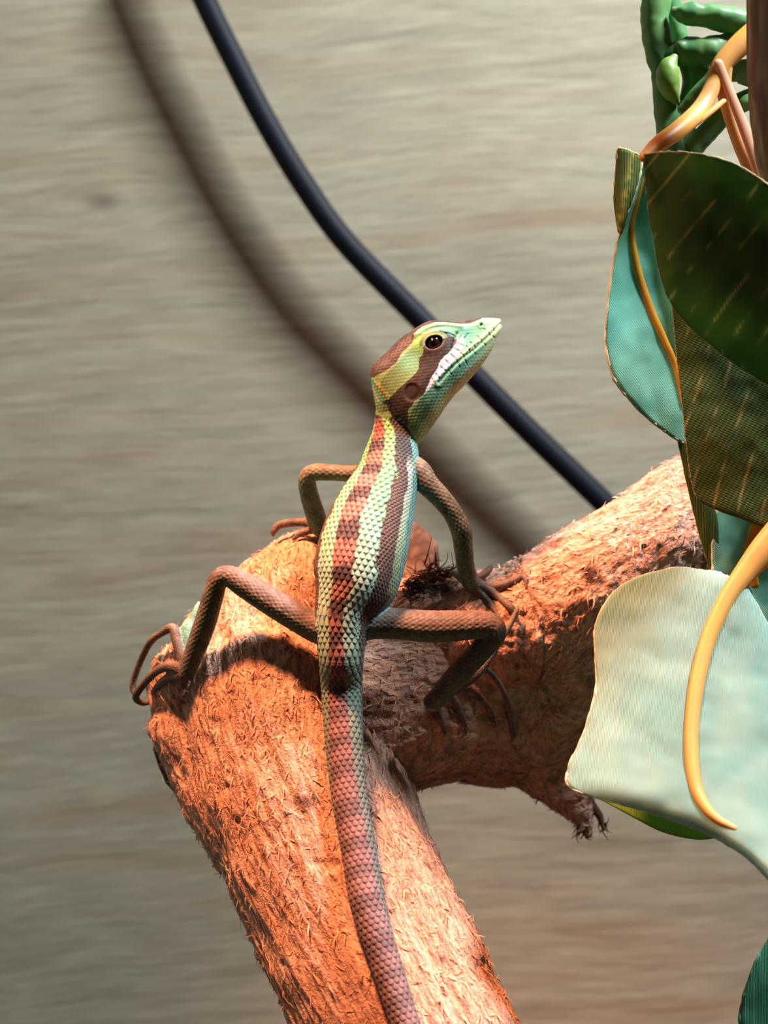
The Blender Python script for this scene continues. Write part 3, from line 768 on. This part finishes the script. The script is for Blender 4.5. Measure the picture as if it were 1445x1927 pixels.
# ------------------------------------------------------------------ fabric vine
vine = empty('artificial_vine', 'artificial vine of printed fabric leaves on orange plastic stems beside the branch', 'artificial plant')
def leaf(rows, colorfn, name='leaf', nu=26, nr=9, thick=5.0, rim=(226, 224, 196), rim_r=2.4, wdir=0.0, bulge=0.0, parent=vine, dy=0.0):
    """rows: (L, M, R) each (px, py, Y) going along the leaf"""
    r = crom([np.concatenate([np.array(p, float) for p in row]) for row in rows], nr)
    t = np.linspace(-1, 1, nu)
    Lw, Mw, Rw = t * (t - 1) / 2, 1 - t * t, t * (t + 1) / 2
    px = r[:, 0:1] * Lw + r[:, 3:4] * Mw + r[:, 6:7] * Rw
    py = r[:, 1:2] * Lw + r[:, 4:5] * Mw + r[:, 7:8] * Rw
    Y = r[:, 2:3] * Lw + r[:, 5:6] * Mw + r[:, 8:9] * Rw + dy
    n, m = px.shape
    V = W(px, py, Y)
    du = np.gradient(V, axis=0); dv = np.gradient(V, axis=1); nn = norm(np.cross(du.reshape(-1, 3), dv.reshape(-1, 3)))
    V = V.reshape(-1, 3)
    V = V + nn * (fbm(V / 45, 17, 2) * 2.5)[:, None]
    cc = colorfn(px.ravel(), py.ravel(), np.repeat(np.linspace(0, 1, n), m), np.tile(t, n))
    top = V + nn * thick / 2; bot = V - nn * thick / 2
    F = []
    k = n * m
    for i in range(n - 1):
        for j in range(m - 1):
            a = i * m + j; F.append((a, a + 1, a + m + 1, a + m)); F.append((k + a, k + a + m, k + a + m + 1, k + a + 1))
    bd_ = [(0, j) for j in range(m)] + [(i, m - 1) for i in range(1, n)] + [(n - 1, j) for j in range(m - 2, -1, -1)] + [(i, 0) for i in range(n - 2, 0, -1)]
    bi = [a * m + b_ for a, b_ in bd_]
    for a, b_ in zip(bi, bi[1:] + bi[:1]): F.append((a, a + k, b_ + k, b_))
    wvx = px.ravel() * math.cos(wdir) + py.ravel() * math.sin(wdir)
    wa = np.column_stack([wvx, 0 * wvx, 0 * wvx]); wa = np.vstack([wa, wa])
    o = mesh_obj(name, np.vstack([top, bot]), F, M_leaf, parent, colors=np.vstack([cc, cc]), attrs={'weave': wa})
    if rim is not None:
        E = V[bi + bi[:1]]
        keep = np.concatenate([[True], np.linalg.norm(np.diff(E, axis=0), axis=1) > 0.6]); E = E[keep]
        rr = rim_r * (1 + 0.55 * fbm(E / 5, 3, 2)); E = E + 0.8 * np.column_stack([fbm(E / 6, s_, 1) for s_ in (1, 2, 3)])
        v, f = tube(E, rr, 7, cap=False)
        mesh_obj('frayed_edge', v, f, M_edge, o, colors=np.tile(lin(rim), (len(v), 1)) * (0.75 + 0.35 * vnoise(v / 7, 2))[:, None])
    return o
def midrib(parent, pts, c0, c1, name='midrib', flat=0.7, dy=0.0):
    s_ = crom(pts, 8); s_[:, 2] += dy; v, f = tube(W(s_[:, 0], s_[:, 1], s_[:, 2]), s_[:, 3], 14, flat=flat)
    tt = np.clip(fbm(v / 26, 12, 2) * 0.7 + 0.45, 0, 1)
    return mesh_obj(name, v, f, M_plast, parent, colors=mixc(np.tile(lin(c0), (len(v), 1)), lin(c1), tt))

def dark_leaf(veins):
    def fn(px, py, a, t):
        p3 = np.column_stack([px, py, 0 * px])
        c_ = mixc(np.tile(lin((104, 128, 72)), (len(px), 1)), lin((84, 112, 62)), np.clip(0.5 + fbm(p3 / 60, 2, 2), 0, 1))
        s_ = px * math.cos(veins) + py * math.sin(veins); al_ = -px * math.sin(veins) + py * math.cos(veins)
        vn = np.abs(np.mod(s_ / 46 + 0.12 * np.sin(al_ / 70), 1) - 0.5) * 2
        dash = sstep(-0.35, 0.5, fbm(np.column_stack([s_ / 24, al_ / 38, 0 * s_]), 6, 2))
        return mixc(c_, lin((206, 190, 126)), sstep(0.16, 0.03, vn) * dash * 0.8)
    return fn
# big dark leaf, underside to the viewer
lA = leaf([((1209, 291, -150), (1211, 298, -150), (1213, 305, -148)), ((1262, 287, -190), (1248, 345, -150), (1223, 402, -95)), ((1322, 291, -230), (1302, 424, -150), (1256, 556, -50)),
      ((1390, 313, -250), (1366, 482, -150), (1331, 643, -38)), ((1450, 354, -250), (1455, 540, -150), (1450, 725, -40)), ((1485, 400, -235), (1492, 570, -150), (1488, 730, -55)), ((1515, 520, -190), (1516, 600, -150), (1516, 690, -100))],
     dark_leaf(0.62), nu=130, nr=28, rim=(188, 176, 130), rim_r=2.2, wdir=1.2, dy=-50)
lB = leaf([((1262, 540, 8), (1330, 560, -5), (1430, 590, -10)), ((1272, 650, 14), (1370, 690, 0), (1480, 720, -10)), ((1285, 770, 18), (1400, 800, 4), (1520, 830, -6)), ((1296, 870, 22), (1410, 900, 10), (1540, 935, 0)),
      ((1311, 935, 26), (1400, 966, 18), (1530, 1012, 10)), ((1345, 952, 28), (1405, 976, 22), (1480, 1006, 16)), ((1380, 967, 28), (1420, 983, 24), (1460, 1000, 22))],
     dark_leaf(0.25), nu=110, nr=24, rim=(188, 176, 130), rim_r=1.8, wdir=1.3, dy=-65)
def teal_leaf(px, py, a, t):
    p3 = np.column_stack([px, py, 0 * px])
    c_ = mixc(np.tile(lin((140, 212, 196)), (len(px), 1)), lin((96, 172, 152)), np.clip(0.4 + fbm(p3 / 45, 3, 2), 0, 1) * 0.6)
    return c_
lC = leaf([((1208, 298, 20), (1209, 302, 24), (1213, 304, 26)), ((1192, 366, 12), (1198, 380, 36), (1224, 372, 30)), ((1166, 445, 4), (1189, 440, 42), (1240, 440, 34)), ((1147, 555, -2), (1200, 510, 44), (1262, 545, 36)), ((1140, 635, -4), (1223, 580, 44), (1282, 625, 36)),
      ((1152, 708, 0), (1249, 640, 44), (1302, 690, 36)), ((1196, 765, 10), (1273, 700, 44), (1316, 760, 36)), ((1250, 812, 24), (1286, 764, 42), (1312, 812, 36)), ((1292, 838, 36), (1294, 838, 38), (1297, 839, 38))],
     teal_leaf, nu=40, nr=9, wdir=0.5, dy=-50)
midrib(lC, [(1212, 330, 30, 4), (1198, 385, 33, 5), (1188, 432, 36, 6), (1199, 505, 37, 7.5), (1222, 578, 38, 8), (1248, 636, 38, 7), (1272, 692, 38, 6), (1286, 760, 36, 4)], (216, 164, 48), (186, 134, 40), dy=-50)
def flapc(px, py, a, t):
    c_ = np.tile(lin((94, 120, 67)), (len(px), 1))
    return mixc(c_, lin((190, 180, 86)), np.exp(-((px - (1192 - (py - 290) * 0.2)) / 5)**2) * np.clip(0.5 + vnoise(np.column_stack([px, py, 0 * px]) / 7), 0, 1))
leaf([((1162, 279, 30), (1186, 285, 18), (1208, 298, 14)), ((1159, 330, 26), (1178, 332, 8), (1200, 342, 8)), ((1158, 385, 20), (1168, 388, 2), (1182, 396, 4)), ((1164, 436, 8), (1166, 438, 0), (1169, 440, 2))], flapc, 'folded_flap', nu=16, nr=8, rim=(214, 208, 150), rim_r=2.6, parent=lC, dy=-50)
# small teal leaf behind the bright one
lE = leaf([((1352, 950, 44), (1392, 955, 40), (1450, 970, 40)), ((1342, 1000, 34), (1396, 1015, 46), (1468, 1040, 40)), ((1340, 1050, 24), (1402, 1078, 46), (1484, 1105, 36)), ((1348, 1100, 20), (1425, 1150, 40), (1494, 1190, 30)), ((1400, 1215, 20), (1450, 1240, 30), (1478, 1255, 25))], teal_leaf, nu=26, nr=9, wdir=0.7, dy=-45)
midrib(lE, [(1440, 960, 25, 22), (1425, 1000, 28, 18), (1410, 1040, 34, 12), (1420, 1100, 36, 8)], (216, 164, 48), (186, 134, 40), dy=-45)
# dark leaf edge-on in front of the upper limb
leaf([((1276, 826, 26), (1288, 830, 24), (1304, 838, 26)), ((1288, 890, 26), (1302, 895, 22), (1318, 905, 26)), ((1308, 975, 30), (1326, 970, 24), (1346, 965, 30)), ((1324, 1030, 30), (1336, 1025, 26), (1350, 1015, 30)), ((1337, 1074, 32), (1343, 1074, 30), (1350, 1070, 32))],
     lambda px, py, a, t: np.tile(lin((94, 120, 67)), (len(px), 1)), nu=14, nr=8, rim=(188, 176, 130), rim_r=1.6, dy=-40)
# large pale leaf in front
def pale_leaf(px, py, a, t):
    p3 = np.column_stack([px, py, 0 * px])
    return mixc(np.tile(lin((180, 216, 206)), (len(px), 1)), lin((162, 206, 198)), np.clip(0.5 + fbm(p3 / 60, 8, 2), 0, 1))
YF = lambda y: np.interp(y, [1070, 1250, 1450, 1560, 1730], [-70, -130, -225, -290, -400])
Lp = [(1345, 1076), (1262, 1071), (1170, 1102), (1123, 1168), (1120, 1230), (1121, 1300), (1096, 1385), (1068, 1452), (1082, 1487), (1200, 1521), (1300, 1556), (1380, 1596), (1450, 1660), (1512, 1730)]
Mp = [(1381, 1090), (1366, 1120), (1346, 1165), (1326, 1220), (1312, 1270), (1304, 1330), (1300, 1390), (1302, 1440), (1310, 1490), (1342, 1530), (1388, 1572), (1432, 1616), (1476, 1670), (1513, 1732)]
Rp = [(1400, 1100), (1426, 1140), (1456, 1195), (1486, 1260), (1510, 1330), (1530, 1400), (1540, 1450), (1545, 1500), (1546, 1540), (1544, 1590), (1540, 1630), (1534, 1670), (1525, 1710), (1514, 1733)]
lF = leaf([((l[0], l[1], YF(l[1]) + 14), (m2[0], m2[1], YF(m2[1]) - 14), (r2[0], r2[1], YF(r2[1]) - 4)) for l, m2, r2 in zip(Lp, Mp, Rp)], pale_leaf, nu=56, nr=9, wdir=0.08, rim=(236, 230, 206))
midrib(lF, [(1490, 975, -60, 30), (1440, 1032, -72, 27), (1402, 1078, -84, 21), (1366, 1130, -102, 17), (1332, 1205, -130, 15), (1309, 1300, -172, 14), (1301, 1390, -214, 13), (1307, 1470, -254, 12), (1325, 1515, -280, 10), (1350, 1541, -294, 8), (1382, 1558, -304, 5)], (232, 176, 92), (222, 168, 96))
# lime leaf under it, and the green one at the bottom
leaf([((1112, 1470, -60), (1114, 1485, -70), (1118, 1498, -78)), ((1180, 1440, -60), (1180, 1490, -85), (1180, 1532, -100)), ((1235, 1440, -60), (1240, 1500, -95), (1246, 1566, -115)), ((1300, 1470, -70), (1305, 1525, -105), (1310, 1580, -122)), ((1352, 1550, -110), (1353, 1558, -118), (1354, 1576, -122))],
     lambda px, py, a, t: np.tile(lin((150, 190, 80)), (len(px), 1)), nu=16, nr=8, rim=None)
leaf([((1452, 1755, -100), (1470, 1750, -105), (1490, 1750, -110)), ((1422, 1812, -104), (1470, 1810, -115), (1530, 1810, -112)), ((1400, 1870, -108), (1470, 1880, -120), (1560, 1890, -112)), ((1392, 1930, -110), (1475, 1950, -124), (1575, 1970, -112)), ((1400, 2000, -110), (1480, 2030, -124), (1570, 2060, -112)), ((1440, 2080, -110), (1490, 2100, -115), (1540, 2110, -112))],
     lambda px, py, a, t: np.tile(lin((92, 166, 134)), (len(px), 1)), nu=20, nr=8, rim=(110, 170, 140))
# orange moulded stems
def stem(pts, c0=(236, 176, 76), c1=(222, 160, 100), flat=0.75, name='stem'):
    return midrib(vine, pts, c0, c1, name, flat)
stem([(1500, -30, -30, 26), (1440, 45, -40, 26), (1392, 85, -48, 22), (1358, 122, -54, 19), (1342, 160, -60, 16), (1318, 205, -80, 17), (1275, 245, -140, 17), (1238, 272, -176, 15), (1212, 296, -198, 10)])
stem([(1362, 118, -54, 17), (1362, 170, -50, 14), (1375, 225, -46, 12), (1392, 275, -44, 12), (1410, 320, -44, 12), (1430, 400, -44, 10)], (206, 154, 100), (222, 170, 116))
stem([(1352, 120, -68, 9), (1370, 165, -66, 9), (1390, 215, -64, 10), (1408, 262, -62, 11), (1425, 310, -60, 11), (1440, 360, -60, 10)], (214, 158, 128), (226, 172, 140), 0.5, 'stem_flange')
stem([(1300, 240, -104, 5), (1335, 212, -92, 6), (1362, 190, -80, 5)], (236, 180, 110), (226, 166, 92), 0.6, 'stem_flange')

# the vine goes on behind the leaves and joins them
stem([(1430, 400, -44, 10), (1468, 520, -62, 11), (1502, 660, -70, 12), (1516, 800, -62, 12), (1508, 920, -52, 13), (1500, 985, -52, 14), (1508, 1100, -30, 12), (1520, 1300, -40, 11), (1512, 1500, -70, 11), (1500, 1650, -90, 10), (1478, 1745, -104, 9), (1474, 1790, -112, 7)])
stem([(1512, 1480, -68, 8), (1440, 1530, -86, 7), (1370, 1558, -104, 6), (1345, 1556, -110, 5)], (150, 170, 70), (130, 150, 60))
stem([(1502, 660, -70, 9), (1470, 640, -76, 7), (1430, 610, -74, 6)])
stem([(1508, 920, -52, 9), (1480, 940, -30, 8), (1440, 962, -18, 7)])

# ------------------------------------------------------------------ green plastic twig
twig = empty('plastic_twig', 'glossy green knobbly plastic twig above the fabric leaves', 'artificial plant')
def knob(pts, c0, c1, name, wob=2.0):
    s_ = crom(pts, 10); v, f = tube(W(s_[:, 0], s_[:, 1], s_[:, 2]), s_[:, 3], 22)
    v = v + wob * np.column_stack([fbm(v / 20, i, 2) for i in (1, 2, 3)])
    t = np.clip(0.5 + fbm(v / 24, 9, 2), 0, 1)
    return mesh_obj(name, v, f, M_plast, twig, colors=mixc(np.tile(lin(c0), (len(v), 1)), lin(c1), t))
G1, G2 = (108, 154, 88), (88, 142, 92)
knob([(1222, -80, 40, 26), (1234, -10, 40, 28), (1232, 40, 40, 27), (1240, 90, 40, 28), (1250, 140, 40, 25), (1254, 200, 40, 24), (1262, 255, 40, 26), (1276, 300, 40, 22)], G1, G2, 'main_stem')
knob([(1248, -40, 75, 20), (1262, 20, 78, 22), (1276, 70, 80, 20), (1284, 110, 80, 14)], G1, G2, 'side_twig')
knob([(1272, 22, 10, 10), (1290, 26, 10, 20), (1330, 30, 10, 23), (1370, 38, 10, 25), (1420, 42, 20, 24), (1470, 30, 30, 22)], G1, G2, 'side_twig', 3)
knob([(1258, 108, 30, 22), (1285, 98, 24, 26), (1318, 98, 20, 29), (1348, 96, 20, 27), (1380, 84, 30, 24), (1440, 70, 40, 22)], G1, G2, 'side_twig', 3)
knob([(1268, 108, 4, 8), (1258, 126, 2, 19), (1257, 150, 2, 22), (1262, 172, 6, 17), (1272, 190, 14, 8)], (116, 160, 58), (132, 150, 84), 'bud', 1)
knob([(1300, 110, 50, 26), (1310, 150, 50, 26), (1300, 190, 48, 22), (1290, 230, 46, 22), (1282, 275, 44, 22)], G1, G2, 'side_twig')
knob([(1282, 205, 0, 8), (1305, 180, -6, 12), (1330, 152, -14, 10), (1342, 130, -20, 6)], G1, G2, 'side_twig', 1)
knob([(1300, 285, 40, 20), (1330, 250, 40, 20), (1360, 220, 42, 20), (1400, 190, 44, 20), (1440, 180, 46, 20)], G1, G2, 'side_twig')
knob([(1372, 140, 10, 14), (1390, 135, 10, 22), (1420, 138, 14, 26), (1460, 140, 20, 24)], G1, G2, 'side_twig')
knob([(1395, 205, 0, 10), (1408, 195, 0, 16), (1440, 190, 4, 18)], G1, G2, 'side_twig')

# ------------------------------------------------------------------ wooden post at the right edge
ps = crom([(1462, -110, -245, 55), (1462, -20, -245, 52), (1462, 120, -240, 51), (1466, 210, -235, 50), (1476, 290, -230, 48), (1494, 370, -225, 46), (1512, 480, -220, 44)], 16)
v, f = tube(W(ps[:, 0], ps[:, 1], ps[:, 2]), ps[:, 3], 40)
gz = np.column_stack([v[:, 0] / 9, v[:, 1] / 9, v[:, 2] / 120])
v2 = v + norm(v - np.array([0, 0, 0])) * 0
pc = mixc(np.tile(lin((216, 170, 148)), (len(v), 1)), lin((160, 116, 98)), np.clip(0.5 + fbm(gz, 4, 3), 0, 1))
v2[:, 0] += 2.0 * fbm(gz, 6, 3); v2[:, 1] += 2.0 * fbm(gz, 7, 3)
o = mesh_obj('wooden_post', v2, f, M_fib, None, colors=pc)
o['label'] = 'slim upright brown wooden stick behind the orange plastic stems'; o['category'] = 'stick'
